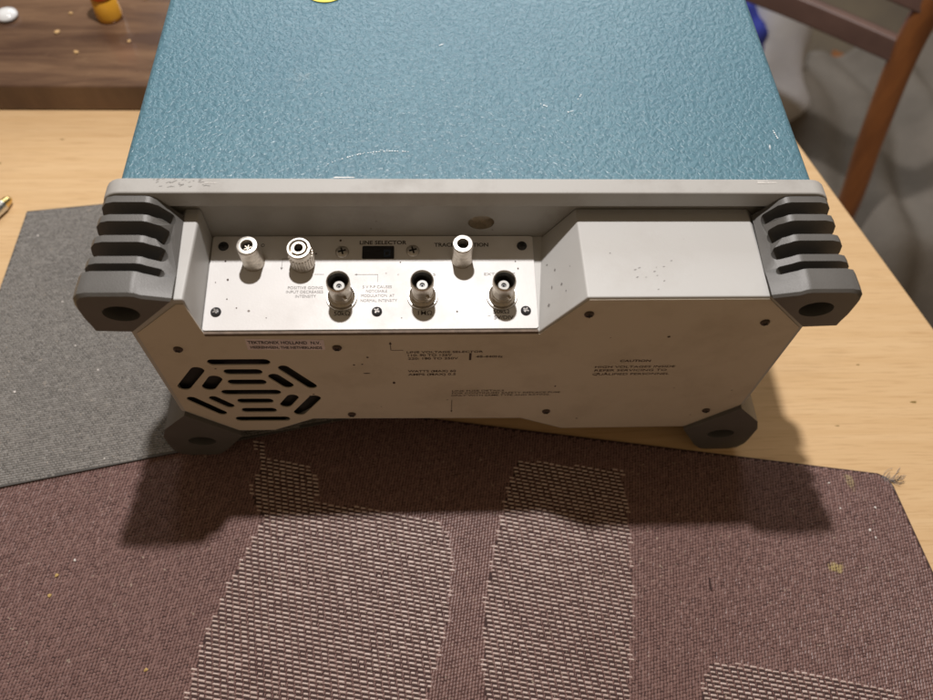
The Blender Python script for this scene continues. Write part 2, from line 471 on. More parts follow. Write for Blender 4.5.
# lettering on the panel
lettering([('LINE SELECTOR', -.0539, .0045, -.0312, .0023)], 'p', 'ink', scope, .02)
lettering([('TRACE ROTATION', -.0176, .0030, .0088, .0023)], 'p', 'ink', scope, .02)
lettering([('PROBE ADJ O', -.1165, .0035, -.0990, .0019)], 'p', 'ink', scope, .015) if False else lettering([('O', -.1012, .0030, -.0995, .0021)], 'p', 'ink', scope, .01)
lettering([('50k\u03a9', -.0640, -.0370, -.0567, .0024)], 'p', 'ink', scope, .005)
lettering([('1M\u03a9', -.0255, -.0370, -.0190, .0024)], 'p', 'ink', scope, .005)
lettering([('50k\u03a9', .0092, -.0364, .0167, .0022), ('5V/DIV', .0095, -.0396, .0185, .0021), ('~', .0068, -.0380, .0079, .0010)], 'p', 'ink', scope, .005)
lettering([('EXT HORIZ', .0060, -.0145, .0210, .0015)], 'p', 'greyink', scope, 0)
lettering([('S', -.0184, -.0146, -.0172, .0015)], 'p', 'greyink', scope, 0)
lettering([('POSITIVE GOING', -.0862, -.0220, -.0700, .0016), ('INPUT DECREASES', -.0868, -.0244, -.0697, .0016), ('INTENSITY', -.0824, -.0269, -.0728, .0016)], 'p', 'greyink', scope, 0,
          extra=[(-.0903, -.0100, -.0901, -.0042), (-.0903, -.0042, -.0860, -.0040), ((-.0909, -.0094), (-.0895, -.0094), (-.0902, -.0108)), (-.0745, -.0136, -.0700, -.0134)])
lettering([('5 V P-P CAUSES', -.0515, -.0217, -.0378, .0016), ('NOTICEABLE', -.0498, -.0241, -.0400, .0016), ('MODULATION  AT', -.0520, -.0267, -.0365, .0016), ('NORMAL INTENSITY', -.0521, -.0295, -.0352, .0016)], 'p', 'greyink', scope, 0,
          extra=[(-.0550, -.0138, -.0446, -.0136), (-.0447, -.0180, -.0445, -.0136), ((-.0556, -.0137), (-.0544, -.0132), (-.0544, -.0142))])
# lettering on the rear face
H = .0021
lettering([('LINE VOLTAGE SELECTOR', -.0312, .1146, .0051, H * .85), ('110: 90 TO 136V', -.0307, .1116, -.0097, H), ('220: 180 TO 250V', -.0307, .1085, -.0067, H),
           ('48-440Hz', .0019, .1098, .0149, H), ('WATTS (MAX) 60', -.0311, .0961, -.0074, H), ('AMPS (MAX) 0.5', -.0311, .0928, -.0074, H)], 'face', 'brownink', scope, .012,
          extra=[(-.0014, .1076, -.0003, .1141), (-.0387, .1174, -.0384, .1235), (-.0384, .1172, -.0327, .1175), ((-.0393, .1228), (-.0378, .1228), (-.03855, .1250))])
lettering([('LINE FUSE DETAILS', -.0089, .0751, .0182, .0017), ('FOR CONTINUED SAFETY REPLACE FUSE', -.0089, .0725, .0480, .0017), ('ONLY WITH SAME TYPE AND RATING.', -.0093, .0699, .0431, .0017)], 'face', 'brownink', scope, .003,
          extra=[(-.00895, .0530, -.00865, .0660), ((-.0094, .0534), (-.0082, .0534), (-.0088, .0512))])
lettering([('CAUTION', .0731, .1043, .0884, .0021)], 'face', 'brownink', scope, .02)
lettering([('HIGH VOLTAGES INSIDE', .0618, .0985, .1022, .0021), ('REFER SERVICING TO', .0622, .0950, .0988, .0021), ('QUALIFIED PERSONNEL', .0618, .0911, .1012, .0021)], 'face', 'brownink', scope, .003)
lettering([('670-3914-00', -.0635, .0557, -.0426, .0012)], 'face', 'greyink', scope, 0) if False else None
# sticker
bm = bmesh.new(); prism_y(bm, [(-.1046, .1190), (-.0690, .1183), (-.0688, .1272), (-.1042, .1286)], F - .0001, F + .0002)
st = obj('maker_sticker', bm, 'sticker', scope)
V_, F_ = text_mesh([('TEKTRONIX HOLLAND  N.V.', -.1035, .1244, -.0705, .0026), ('HEERENVEEN, THE NETHERLANDS', -.1030, .1203, -.0703, .0022)], .02)
me = bpy.data.meshes.new('lettering'); me.from_pydata([(u, F - .0002, v - (u + .1035) * .03) for u, v in V_], [], F_); link('lettering', me, 'ink', st)
# stray marks on face
bm = bmesh.new()
for x, z, rx, rz_ in ((-.0385, .0855, .0007, .0012), (-.0500, .1110, .0006, .0006), (-.0570, .1040, .0006, .0006), (-.0530, .1045, .0005, .0005), (-.0515, .0955, .0018, .0004), (.0915, .1275, .0008, .0008), (.0445, .0800, .0005, .0008),
                      (.0640, .1270, .0003, .0003), (-.1100, .0245 + .02, .0002, .0002)):
    piece([(x + rx * math.cos(a), F - .00013, z + rz_ * math.sin(a)) for a in [k * math.pi / 4 for k in range(8)]], 'paint_chip', 'brownink', face)
bm.free()
bm = bmesh.new()   # chips on the sloped cheek and white housing top
def quadmark(bm, c, u, v, a, b):
    c = Vector(c); u = Vector(u) * a; v = Vector(v) * b
    piece([c + p for p in (-u, v, u, -v)], 'paint_chip', 'greyink', body)
rn = Vector((-.0270, 0, .0178)).normalized()
ru = Vector((.0178, 0, .0270)).normalized()
for t_, y, a, b in ((.45, -.020, .0006, .0009), (.35, -.028, .0005, .0012), (.55, -.030, .0007, .0008), (.3, -.014, .0005, .0006), (.15, -.011, .0005, .0004), (.62, -.035, .0004, .0006), (.25, -.036, .0009, .0010), (.75, -.024, .0003, .0004)):
    base = Vector((.0300, y, .1322)) + Vector((.0178, 0, .0270)) * t_ + rn * .00015
    quadmark(bm, base, (0, 1, 0), ru, b, a)
for k in range(12):
    x = random.gauss(.080, .005); y = random.gauss(-.031, .004)
    quadmark(bm, (x, y, .15935), (1, .3, 0), (-.3, 1, 0), random.uniform(.0002, .0009), random.uniform(.0001, .0003))
quadmark(bm, (.0605, -.022, .15935), (1, 0, 0), (0, 1, 0), .0004, .0004)
bm.free()

# --- connectors
def bnc(x, y):
    bm = bmesh.new()
    lathe(bm, [(.0062, 0), (.0062, .0024), (.0056, .0030), (.0051, .0032), (.0051, .0046), (.0048, .0048), (.0048, .0098), (.0052, .0104), (.0053, .0145), (.0051, .0154), (.00485, .01565), (.0046, .0154),
               (.0046, .0150), (.0046, .0060), (0, .0060)], 44)
    for v in bm.verts: v.co.z *= 1.06
    for s in (0, 1):   # bayonet lugs
        a = R(-60 + 180 * s); c = Vector((.0052 * math.cos(a), .0052 * math.sin(a), .0112 - .003))
        m = Matrix.Translation(c) @ Matrix.Rotation(a, 4, 'Z') @ Matrix.Rotation(R(90), 4, 'Y')
        bmesh.ops.create_cone(bm, cap_ends=True, segments=12, radius1=.0009, radius2=.0008, depth=.0020, matrix=m)
    s = obj('bnc_socket', bm, 'dull', scope, False); s.location = pworld(x, y); s.rotation_euler.x = TILT
    e = s.modifiers.new('edge', 'EDGE_SPLIT') if False else None
    smooth_by_angle(s)
    bm = bmesh.new(); lathe(bm, [(.0062, .0001), (.0071, .0001), (.0071, .0009), (.0069, .0012), (.0063, .0012), (.0062, .0010), (.0062, .0001)], 44); w = obj('washer', bm, 'nickel', s); smooth_by_angle(w)
    bm = bmesh.new(); lathe(bm, [(.0026, .006), (.0026, .0112), (.0024, .0116), (.0012, .0116), (.0011, .0112), (.0011, .0062), (0, .0062)], 28); i_ = obj('insulator', bm, 'cream', s); smooth_by_angle(i_)
    bm = bmesh.new(); lathe(bm, [(.00435, .0148), (.00432, .0062), (0, .0062)], 40); iv = obj('inner_sleeve', bm, 'sleeve', s); smooth_by_angle(iv)
    bm = bmesh.new(); lathe(bm, [(.0009, .0063), (.0009, .0108), (.0005, .0108), (.0005, .009), (0, .009)], 20); obj('center_contact', bm, 'black', s)
    return s
def smooth_by_angle(o, ang=35):
    me = o.data
    me.polygons.foreach_set('use_smooth', [True] * len(me.polygons))
    bm = bmesh.new(); bm.from_mesh(me)
    for e in bm.edges:
        if len(e.link_faces) == 2 and e.calc_face_angle(0) > R(ang): e.smooth = False
    bm.to_mesh(me); bm.free()
bnc(-.0609, -.0270); bnc(-.0234, -.0267); bnc(.0137, -.0270)
def post(x, y, h, r, hole, knurl=False, rim=.0004, label=None):
    bm = bmesh.new()
    p = [(r * 1.04, 0), (r * 1.04, .0012), (r, .0016), (r, h - .003)] + \
        [(r - rim * (1 - math.cos(R(a))) * 2.2, h - .0016 + .0016 * math.sin(R(a))) for a in (0, 25, 50, 70, 90)] + \
        [(hole + .0006, h), (hole + .0002, h - .0003), (hole, h - .0009), (hole, h - .006), (0, h - .006)]
    if knurl:
        p = [(r * 1.04, 0), (r * 1.04, .0012), (r, .0016), (r, h - .001), (r - .0004, h - .0006), (r - .0013, h - .0006), (r - .0014, h - .0030), (hole + .0012, h - .0030), (hole + .0012, h), (hole, h), (hole, h - .006), (0, h - .006)]
    lathe(bm, p, 48)
    if knurl:
        for v in bm.verts:
            rr_ = math.hypot(v.co.x, v.co.y)
            if .0018 < v.co.z < h - .0022 and rr_ > r * .9:
                pass
        for k in range(24):
            a = 2 * math.pi * k / 24
            m = Matrix.Translation((r * math.cos(a), r * math.sin(a), h * .42)) @ Matrix.Rotation(a, 4, 'Z')
            bmesh.ops.create_cone(bm, cap_ends=True, segments=6, radius1=.0004, radius2=.0004, depth=h * .5, matrix=m)
        lathe(bm, [(hole + .0013, h - .003), (hole + .0013, h + .0001), (hole + .0011, h + .0003), (hole + .0003, h + .0003), (hole + .0001, h + .0003), (hole, h - .003)], 40)
    o = obj('terminal_post', bm, 'dull' if not knurl else 'dull', scope); o.location = pworld(x, y); o.rotation_euler.x = TILT; smooth_by_angle(o)
    # polished rim
    bm = bmesh.new()
    q = [(r - .0002, h - .0012)] + [(r - .0006 + .0006 * math.cos(R(a)) + .00008, h - .0006 + .0007 * math.sin(R(a))) for a in (0, 30, 60, 90)] + [(hole + .0004, h + .0001), (hole + .0001, h - .0002), (hole + .0001, h - .0012)]
    if knurl: q = [(r - .0002, h - .0012), (r + .0001, h - .0004), (r - .0002, h + .0002), (r - .0010, h + .00025), (r - .0013, h - .0001), (r - .0014, h - .0012)]
    lathe(bm, q, 48); c = obj('rim', bm, 'nickel', o); smooth_by_angle(c)
    bm = bmesh.new(); lathe(bm, [(hole - .00005, h - .0045), (0, h - .0045)], 24); obj('socket_bottom', bm, 'dark', o)
    return o
c1 = post(-.1035, -.0062, .0155, .0049, .0025)
bm = bmesh.new()
for k in range(3):
    m = Matrix.Rotation(R(60 * k + 20), 4, 'Z') @ Matrix.Translation((0, 0, .0125)); bmesh.ops.create_cube(bm, size=1, matrix=m @ Matrix.Diagonal((.0036, .0004, .0012, 1)))
obj('contact_spring', bm, 'dull', c1)
post(-.0803, -.0066, .0135, .0054, .0021, True)
post(-.0044, -.0050, .0148, .0048, .0024)

def screw(x, y, z, r, mat, face_dir, cross='dark', tilt=20):
    bm = bmesh.new()
    lathe(bm, [(r, 0), (r, .0004), (r * .85, .0009), (r * .5, .0012), (0, .0013)], 24)
    o = obj('screw', bm, mat, scope, True)
    bm = bmesh.new()
    for k in (0, 90):
        m = Matrix.Translation((0, 0, .00125)) @ Matrix.Rotation(R(k + tilt), 4, 'Z') @ Matrix.Diagonal((r * 1.15, r * .26, .0003, 1))
        bmesh.ops.create_cube(bm, size=1, matrix=m)
    obj('cross_slot', bm, cross, o)
    o.location = (x, y, z)
    if face_dir == 'face': o.rotation_euler = (R(90), 0, 0)
    else: o.location = pworld(x, y); o.rotation_euler.x = TILT
    return o
for i, (x, y) in enumerate(((-.1191, .0034), (-.1175, -.0347), (-.0444, -.0350), (.0245, -.0350), (.0253, .0033))):
    screw(x, y, PZ, .0024, 'black', 'p', 'sleeve' if i in (1, 2, 3) else 'dark', random.uniform(10, 80))
for x, y in ((-.0621, -.0002), (-.0280, .0003)): screw(x, y, PZ, .0032, 'nickel', 'p', 'dark', 15)
for x, z in ((-.1363, .1201), (-.0634, .1202), (-.0630, .0503), (.0434, .0510), (.0504, .1470), (.1328, .1394), (.1334, .0497)):
    screw(x, F, z, .0022, 'brownscrew', 'face', 'dark', random.uniform(0, 80))

# selector window
bm = bmesh.new(); a0 = onp(-.0524, -.0044); a1 = onp(-.0371, .0034); prism_z(bm, rrect(*a0, *a1, .0006, 3), -.0002, .00025)
sw = on_panel(obj('selector_window', bm, 'ladle', scope))
bm = bmesh.new()
for x0, y0, x1, y1 in ((-.0418, -.0002, -.0388, .0010), (-.0418, -.0034, -.0388, -.0024), (-.0420, -.0034, -.0414, .0010), (-.0396, -.0034, -.0390, .0010)):
    q0 = onp(x0, y0); q1 = onp(x1, y1); box(bm, (*q0, .00025), (*q1, .0005))
obj('selector_slider', bm, 'blueglow', sw)

# --- rubber feet
def foot(sx, upper):
    """profile measured on the left foot, mirrored for the right"""
    def prof(t, grow=0.0, inn=.1608):
        if upper:
            o_ = .1630 + grow
            ix = -.1298 + grow * .7
            p = [(-.1502, .1388), (-.1620 - grow, .1396), (-o_ + .0008, .1432), (-o_, .1490), (-o_, t - .0085), (-o_ + .0010, t - .0040), (-o_ + .0035, t - .0010), (-o_ + .0070, t), (-.1430, t), (-.1408, t - .0004), (-.1385, t - .0018), (ix, inn)]
        else:
            b0 = .0034 if sx < 0 else .0006
            d = b0
            p = [(-.1265, .0286), (-.1390, d + .0065), (-.1440, d + .0012), (-.1475, d), (-.1620, d), (-.1668, d + .0020), (-.1694, d + .0070), (-.1700, d + .0120), (-.1700, .0290), (-.1665, .0385), (-.1580, .0480), (-.1512, .0555)]
        return [(x * (-sx), z) for x, z in p]
    bm = bmesh.new()
    secs = [(-.0002, .1724, 0, .1594), (-.0330, .1668, .0030, .1602), (-.0372, .1684, .0036, .1616), (-.0440, .1676, .0042, .1624), (-.0475, .1668, .0045, .1626), (-.0486, .1655, .0035, .1616)]
    loft(bm, [[(x, y, z) for x, z in prof(t, g, i)] for y, t, g, i in secs])
    o = obj('rubber_foot', bm, 'rubber', scope)
    cuts = []
    for y0, y1 in ((-.0033, -.0094), (-.0126, -.0194), (-.0226, -.0293), (-.0326, -.0378)):
        b = bmesh.new(); r = (y0 - y1) / 2; yc = (y0 + y1) / 2
        if upper:   # oblique inner end: the groove floor runs out as a scoop on the sloping side
            za, ea, zb, eb = .180, -.1146, .1480, -.1456
        else: za, ea, zb, eb = -.006, -.135, .0200, -.142
        la = [(-sx * x, y, za) for x, y in stadium((-.215, yc), (ea - r, yc), r, 8)]
        lb = [(-sx * x, y, zb) for x, y in stadium((-.215, yc), (eb - r, yc), r, 8)]
        loft(b, [la, lb]); cuts.append(b)
    b = bmesh.new(); cx = -.1502 * -sx; cz = .1528 if upper else .0225
    loft(b, [[(cx + .0077 * math.cos(a * math.pi / 16), y, cz + .0056 * math.sin(a * math.pi / 16)) for a in range(32)] for y in (-.060, -.0385)]); cuts.append(b)
    cut(o, cuts)
    bevel(o, .00035, 2, 28)
    return o
for sx in (-1, 1):
    for up_ in (True, False): foot(sx, up_)

# front of the instrument (far end, out of the photograph)
bm = bmesh.new(); prism_y(bm, rrect(-.1628, .010, .1628, .1741, .009, 5), .4255, .440)
bevel(obj('front_bezel', bm, 'frame', scope), .001)
for sx in (-1, 1):
    bm = bmesh.new(); prism_y(bm, rrect(.128 if sx > 0 else -.166, .0006, .166 if sx > 0 else -.128, .030, .004, 4), .4256, .455)
    bevel(obj('front_foot', bm, 'rubber', scope), .002)

# ------------------------------------------------------------------ table
bm = bmesh.new()
edge = lambda y: .3346 - .272 * y
top_poly = [(-1.0, -.55), (edge(-.55), -.55), (edge(1.0), 1.0), (-1.0, 1.0)]
prism_z(bm, top_poly, -.026, 0)
table = empty('wooden_table', (0, 0, -.74))
tag(table, 'pale beech table carrying the instrument, placemats and brown board', 'table')
tt = obj('tabletop', bm, 'table', table); tt.location.z = .74; bevel(tt, .002, 3)
for x, y, a_, b_ in ((.290, -.0180, .0022, .0007), (.262, .010, .0012, .0004), (.235, -.034, .0016, .0003), (-.34, .19, .002, .0005), (-.30, .215, .0015, .0004)):
    piece([(x + a_ * math.cos(k * math.pi / 5), y + b_ * math.sin(k * math.pi / 5) + .1 * a_ * math.cos(k), .0002) for k in range(10)], 'knot_mark', 'tapebrown', tt)
for x, y in ((-.92, -.47), (edge(-.47) - .08, -.47), (-.92, .92), (-.03, .92)):
    bm = bmesh.new(); loft(bm, [[(x + s * a, y + s * b, z) for a, b in ((-1, -1), (1, -1), (1, 1), (-1, 1))] for s, z in ((.018, 0), (.03, .713))])
    bevel(obj('leg', bm, 'table', table), .003)

# ------------------------------------------------------------------ placemats
def strands(me_name, segs, u, v, z, colour_idx, V, Fc, MI):
    pass
def inside(px, py, poly):
    ins = np.zeros(px.shape, bool); n = len(poly); j = n - 1
    for i in range(n):
        xi, yi = poly[i]; xj, yj = poly[j]
        c = ((yi > py) != (yj > py)) & (px < (xj - xi) * (py - yi) / (yj - yi + 1e-12) + xi)
        ins ^= c; j = i
    return ins
def lozenges(cx, cy, u, v, hl, hw, z, hgt, jit=.12):
    n = len(cx)
    L = hl * (1 + rng.normal(0, jit, n)); Wd = hw * (1 + rng.normal(0, jit * .6, n)); Hh = hgt * (1 + rng.normal(0, .15, n))
    base = [(-1, -.72), (-.86, -1), (.86, -1), (1, -.72), (1, .72), (.86, 1), (-.86, 1), (-1, .72)]
    tops = [(-.62, -.38), (.62, -.38), (.62, .38), (-.62, .38)]
    V = np.empty((n, 12, 3))
    for k, (a, b) in enumerate(base):
        V[:, k, 0] = cx + u[0] * a * L + v[0] * b * Wd; V[:, k, 1] = cy + u[1] * a * L + v[1] * b * Wd; V[:, k, 2] = z
    for k, (a, b) in enumerate(tops):
        V[:, 8 + k, 0] = cx + u[0] * a * L + v[0] * b * Wd; V[:, 8 + k, 1] = cy + u[1] * a * L + v[1] * b * Wd; V[:, 8 + k, 2] = z + Hh
    f = [(0, 1, 8, 8), (1, 2, 9, 8), (2, 3, 9, 9), (3, 4, 10, 9), (4, 5, 10, 10), (5, 6, 11, 10), (6, 7, 11, 11), (7, 0, 8, 11), (8, 9, 10, 11)]
    return V.reshape(-1, 3), n, f
def add_mesh(name, polyslab, z0, z1, groups, mats):
    """one mesh: slab + groups of strands [(V, n, f, matindex)]"""
    bm = bmesh.new(); prism_z(bm, polyslab, z0, z1)
    bmesh.ops.recalc_face_normals(bm, faces=bm.faces)
    V = [tuple(v.co) for v in bm.verts]; bm.verts.index_update()
    Fc = [[v.index for v in f.verts] for f in bm.faces]; mi = [0] * len(Fc); bm.free()
    allV = [np.array(V)]; off = len(V)
    for Vg, n, f, m in groups:
        allV.append(Vg)
        for k in range(n):
            o = off + 12 * k
            for q in f:
                Fc.append([o + q[0], o + q[1], o + q[2], o + q[3]] if q[2] != q[3] else [o + q[0], o + q[1], o + q[2]]); mi.append(m)
        off += 12 * n
    me = bpy.data.meshes.new(name); me.from_pydata(np.vstack(allV).tolist(), [], Fc)
    me.polygons.foreach_set('material_index', mi)
    for m in mats: me.materials.append(MAT[m])
    o = bpy.data.objects.new(name, me); C.objects.link(o); return o

ang = R(-8.5)
U = np.array([math.cos(ang), math.sin(ang)]); Vv = np.array([-math.sin(ang), math.cos(ang)])
CO = np.array([.2560, -.0665])
def mp(a, b): p = CO + a * U + b * Vv; return (float(p[0]), float(p[1]))
slab = [(.2505, -.0664), (.2556, -.0692), (.2577, -.0745), (.2640, -.1288), (.2925, -.36), mp(-.56, -.30), mp(-.56, 0)]
slab_in = [(.2500, -.0674), (.2548, -.0700), (.2567, -.0750), (.2630, -.1290), (.2914, -.359), mp(-.559, -.299), mp(-.559, -.001)]
ZM = .0010
PA = [(-.1275, -.0380), (-.1210, -.0385), (-.1165, -.0505), (-.1041, -.0515), (-.0906, -.0570), (-.0852, -.0687), (-.0870, -.0784), (-.0672, -.0806), (-.0395, -.0859), (-.0165, -.0899), (-.0098, -.1006), (-.0085, -.1187), (-.0112, -.1454),
      (-.018, -.1678), (-.030, -.205), (-.055, -.245), (-.110, -.250), (-.138, -.225), (-.1470, -.195), (-.1443, -.1716), (-.1399, -.1498), (-.1312, -.1241), (-.1219, -.1022), (-.1165, -.0880), (-.1225, -.0780), (-.1255, -.0680), (-.1205, -.0540)]
PB = [(.031, -.0538), (.0945, -.0613), (.0952, -.08), (.0938, -.1039), (.0906, -.1373), (.0845, -.1681), (.0760, -.215), (.040, -.250), (.012, -.225), (.0055, -.185), (.0059, -.161), (.0081, -.1353), (.013, -.1136), (.0178, -.0965), (.0208, -.0847), (.0244, -.0726)]
PC = [(.1120, -.205), (.1176, -.1883), (.1205, -.1788), (.1271, -.1702), (.1424, -.1716), (.1736, -.1764), (.2043, -.1826), (.2220, -.1864), (.232, -.23), (.20, -.27), (.13, -.27)]
# cream dashes
px_, py_ = .00395, .00230
I, J = np.meshgrid(np.arange(-145, 30), np.arange(-130, 2))
I = I.ravel(); J = J.ravel()
a = I * px_ - J * .00072 - 130 * .00072; b = J * py_ - I * .00030
a = a + rng.normal(0, .00010, len(a)); b = b + rng.normal(0, .00006, len(b))
wx = CO[0] + a * U[0] + b * Vv[0]; wy = CO[1] + a * U[1] + b * Vv[1]
pat = (inside(wx, wy, PA) | inside(wx, wy, PB) | inside(wx, wy, PC)) & inside(wx, wy, slab_in)
g1 = (*lozenges(wx[pat], wy[pat], U, Vv, .00146, .00056, ZM + .00005, .00055), 2)
# thin purple warp strands between the cream dashes
g3 = (*lozenges(wx[pat] + U[0] * px_ * .5, wy[pat] + U[1] * px_ * .5, Vv, -U, .00100, .00042, ZM + .00002, .00034), 1)
# purple ground strands
qx, qy = .00165, .00178
I, J = np.meshgrid(np.arange(-340, 60), np.arange(-118, 8)); I = I.ravel(); J = J.ravel()
a = I * qx + (J % 2) * 0; b = J * qy + ((I * 1.0) % 3) * qy / 3.0 + qy * .2
a = a + rng.normal(0, .00007, len(a)); b = b + rng.normal(0, .00010, len(b))
wx = CO[0] + a * U[0] + b * Vv[0]; wy = CO[1] + a * U[1] + b * Vv[1]
pat2 = inside(wx, wy, PA) | inside(wx, wy, PB) | inside(wx, wy, PC)
d_ = .0011; pat2 = np.ones(len(wx), bool)
for ex_, ey_ in ((d_, 0), (-d_, 0), (0, d_), (0, -d_)): pat2 &= inside(wx + ex_, wy + ey_, PA) | inside(wx + ex_, wy + ey_, PB) | inside(wx + ex_, wy + ey_, PC)
ok = (~pat2) & (wx > -.30) & inside(wx, wy, slab_in)
ln = np.array([U[0] * .22 + Vv[0] * .975, U[1] * .22 + Vv[1] * .975]); lw = np.array([ln[1], -ln[0]])
g2 = (*lozenges(wx[ok], wy[ok], ln, lw, .00092, .00068, ZM + .00002, .00028, .14), 1)
pm = add_mesh('purple_placemat', slab, 0.0002, ZM, [g1, g2, g3], ['matbase', 'purple', 'creamstrand'])
tag(pm, 'purple woven placemat with cream leaf shapes, frayed at one corner', 'placemat')

# grey mat
gp = [(-.3055, .1406), (-.060, .1740), (-.060, -.0235), (-.3055, -.0745)]
GZ0, GZ1 = .0017, .0028
ang2 = R(10); U2 = np.array([math.cos(ang2), math.sin(ang2)]); V2 = np.array([-.17, .985])
sx_, sy_ = .00195, .00150
I, J = np.meshgrid(np.arange(-20, 170), np.arange(-40, 190)); I = I.ravel(); J = J.ravel()
a = I * sx_ + (J % 2) * sx_ * .5; b = J * sy_
a = a + rng.normal(0, .0001, len(a)); b = b + rng.normal(0, .00007, len(b))
wx = -.3055 + a * U2[0] + b * V2[0]; wy = -.0745 + a * U2[1] + b * V2[1]
shr = [(-.3048, .1398), (-.0605, .1730), (-.0605, -.0225), (-.3048, -.0735)]
ok = inside(wx, wy, shr)
g = (*lozenges(wx[ok], wy[ok], U2, np.array([-U2[1], U2[0]]), .00092, .00060, GZ1 + .00002, .00028, .16), 1)
gm = add_mesh('grey_placemat', gp, GZ0, GZ1, [g], ['greybase', 'greystrand'])
tag(gm, 'plain grey woven placemat under the left side of the instrument', 'placemat')

# frayed threads at the purple mat's corner
bm = bmesh.new()
for k in range(16):
    a0 = random.uniform(-.5, .6); L = random.uniform(.004, .012)
    p = Vector((.2545 + random.uniform(-.003, .003), -.0700 + random.uniform(-.002, .002), .0012)); pts = [p]
    for s in range(4):
        a0 += random.uniform(-.5, .5); p = p + Vector((math.cos(a0), math.sin(a0), random.uniform(-.1, .12))) * L / 4; p.z = max(p.z, .0005); pts.append(p.copy())
    tube(bm, pts, .00013, 5)
obj('frayed_thread', bm, 'thread', pm)
bm = bmesh.new()
for pts in ([(.256, -.0715, .001), (.2605, -.0712, .002), (.2640, -.0685, .0022)], [(.258, -.0722, .001), (.262, -.0728, .0012), (.2652, -.0722, .0016)]):
    tube(bm, pts, .00022, 5)
obj('frayed_thread', bm, 'darkthread', pm)

# crumbs
def crumb(x, y, z, s, mat, name, label, cat, group):
    bm = bmesh.new(); bmesh.ops.create_icosphere(bm, subdivisions=1, radius=s)
    for v in bm.verts: v.co = Vector((v.co.x * random.uniform(.7, 1.3), v.co.y * random.uniform(.6, 1.1), v.co.z * random.uniform(.3, .6)))
    o = obj(name, bm, mat); o.location = (x, y, z + s * .3); o.rotation_euler.z = random.uniform(0, 3)
    return tag(o, label, cat, group)
for x, y in ((-.2244, -.1277), (-.2233, -.1171), (-.1669, -.1662)):
    crumb(x, y, ZM + .0003, .0012, 'crumb', 'crumb', 'small yellow crumb lying on the plain left part of the purple placemat', 'crumb', 'yellow crumbs on the purple placemat')
for x, y in ((.2185, -.0722), (.2208, -.0880), (.2420, -.0880), (.2345, -.1015), (.2365, -.1060), (-.2156, -.1091)):
    crumb(x, y, ZM + .0003, random.uniform(.0006, .0009), 'lint', 'lint_fleck', 'tiny pale fleck of lint on the bare purple part of the placemat', 'lint', 'pale lint flecks on the purple placemat')
for x, y in ((-.2115, -.0500), (-.292, .118), (-.262, .062), (-.246, .028), (-.275, -.005), (-.228, .010)):
    crumb(x, y, GZ1 + .0002, random.uniform(.0006, .0010), 'lint', 'lint_fleck', 'tiny pale fleck of lint on the grey placemat', 'lint', 'pale lint flecks on the grey placemat')
# purple snag mark
bm = bmesh.new(); tube(bm, [(.1345, -.1265, ZM + .0004), (.1343, -.130, ZM + .0006), (.1342, -.1335, ZM + .0004)], .0005, 6); obj('snag', bm, 'matbase', pm)

# ------------------------------------------------------------------ board with small things
bm = bmesh.new(); prism_z(bm, [(-.95, .2440), (-.180, .2475), (-.180, .72), (-.95, .72)], .0006, .0235)
board = bevel(obj('serving_board', bm, 'board'), .0015, 3)
tag(board, 'thick dark brown glossy board with crumbs on it, behind the instrument on the left', 'board')
for x, y in ((-.3115, .3345), (-.3165, .3100), (-.2560, .3550), (-.2960, .2860), (-.258, .300)):
    crumb(x, y, .0236, random.uniform(.0014, .0024), 'tan', 'crumb', 'tan bread crumb lying on the dark brown board', 'crumb', 'tan crumbs on the brown board')
bt = empty('dropper_bottle', (-.2790, .3305, .0236)); tag(bt, 'small amber bottle with an orange red cap on the brown board', 'bottle')
bm = bmesh.new(); lathe(bm, [(0, 0), (.0085, 0), (.0100, .001), (.0105, .004), (.0095, .018), (.007, .022), (0, .022)], 28); obj('bottle_body', bm, 'amber', bt, True)
bm = bmesh.new(); lathe(bm, [(.0, .0205), (.0098, .0205), (.0102, .022), (.0098, .034), (.009, .036), (0, .036)], 28); obj('cap', bm, 'orange', bt, True)
bm = bmesh.new(); lathe(bm, [(0, 0), (.006, 0), (.0088, .0015), (.0084, .0035), (.0045, .0055), (.0015, .006), (0, .006)], 28)  # solid white blob put in place of a reflection on the glossy board
glare_spot = obj('glare_blob', bm, 'glare', None, True); glare_spot.location = (-.3605, .3290, .0236); tag(glare_spot, 'white blob standing for a bright reflection on the brown board at the far left', 'glare_spot')

# pen
pen = empty('metal_pen', (-.3190, .1515, .0048), R(62)); tag(pen, 'metal pen with a brass tip lying on the bare table beside the grey placemat', 'pen')
def along(prof, name, mat):
    bm = bmesh.new(); lathe(bm, prof, 24)
    bmesh.ops.rotate(bm, verts=bm.verts, matrix=Matrix.Rotation(R(-90), 3, 'Y')); return obj(name, bm, mat, pen, True)
along([(0, 0), (.0018, .0002), (.0030, .002), (.0036, .006), (.0040, .007)], 'tip', 'brass')
along([(.0040, .007), (.0044, .008), (.0046, .060), (.0046, .13), (.0035, .134), (0, .135)], 'barrel', 'steel')

# yellow tape dot on the cover
bm = bmesh.new(); prism_z(bm, [(-.0745 + .0098 * math.cos(a * math.pi / 16) * (1 + .05 * math.sin(3 * a)), .1428 + .0085 * math.sin(a * math.pi / 16)) for a in range(32)], ZT + .0002, ZT + .0006)
dot = obj('yellow_sticker', bm, 'yellow', scope)
bm = bmesh.new()
for a0, a1 in ((200, 262), (275, 330), (20, 120)):
    pts = arcpts(-.0745, .1428, .0062, a0, a1, 8); pts2 = arcpts(-.0745, .1428, .0049, a0, a1, 8)
    bm.faces.new([bm.verts.new((x, y, ZT + .0008)) for x, y in pts + pts2[::-1]])
obj('printed_ring', bm, 'tapebrown', dot)

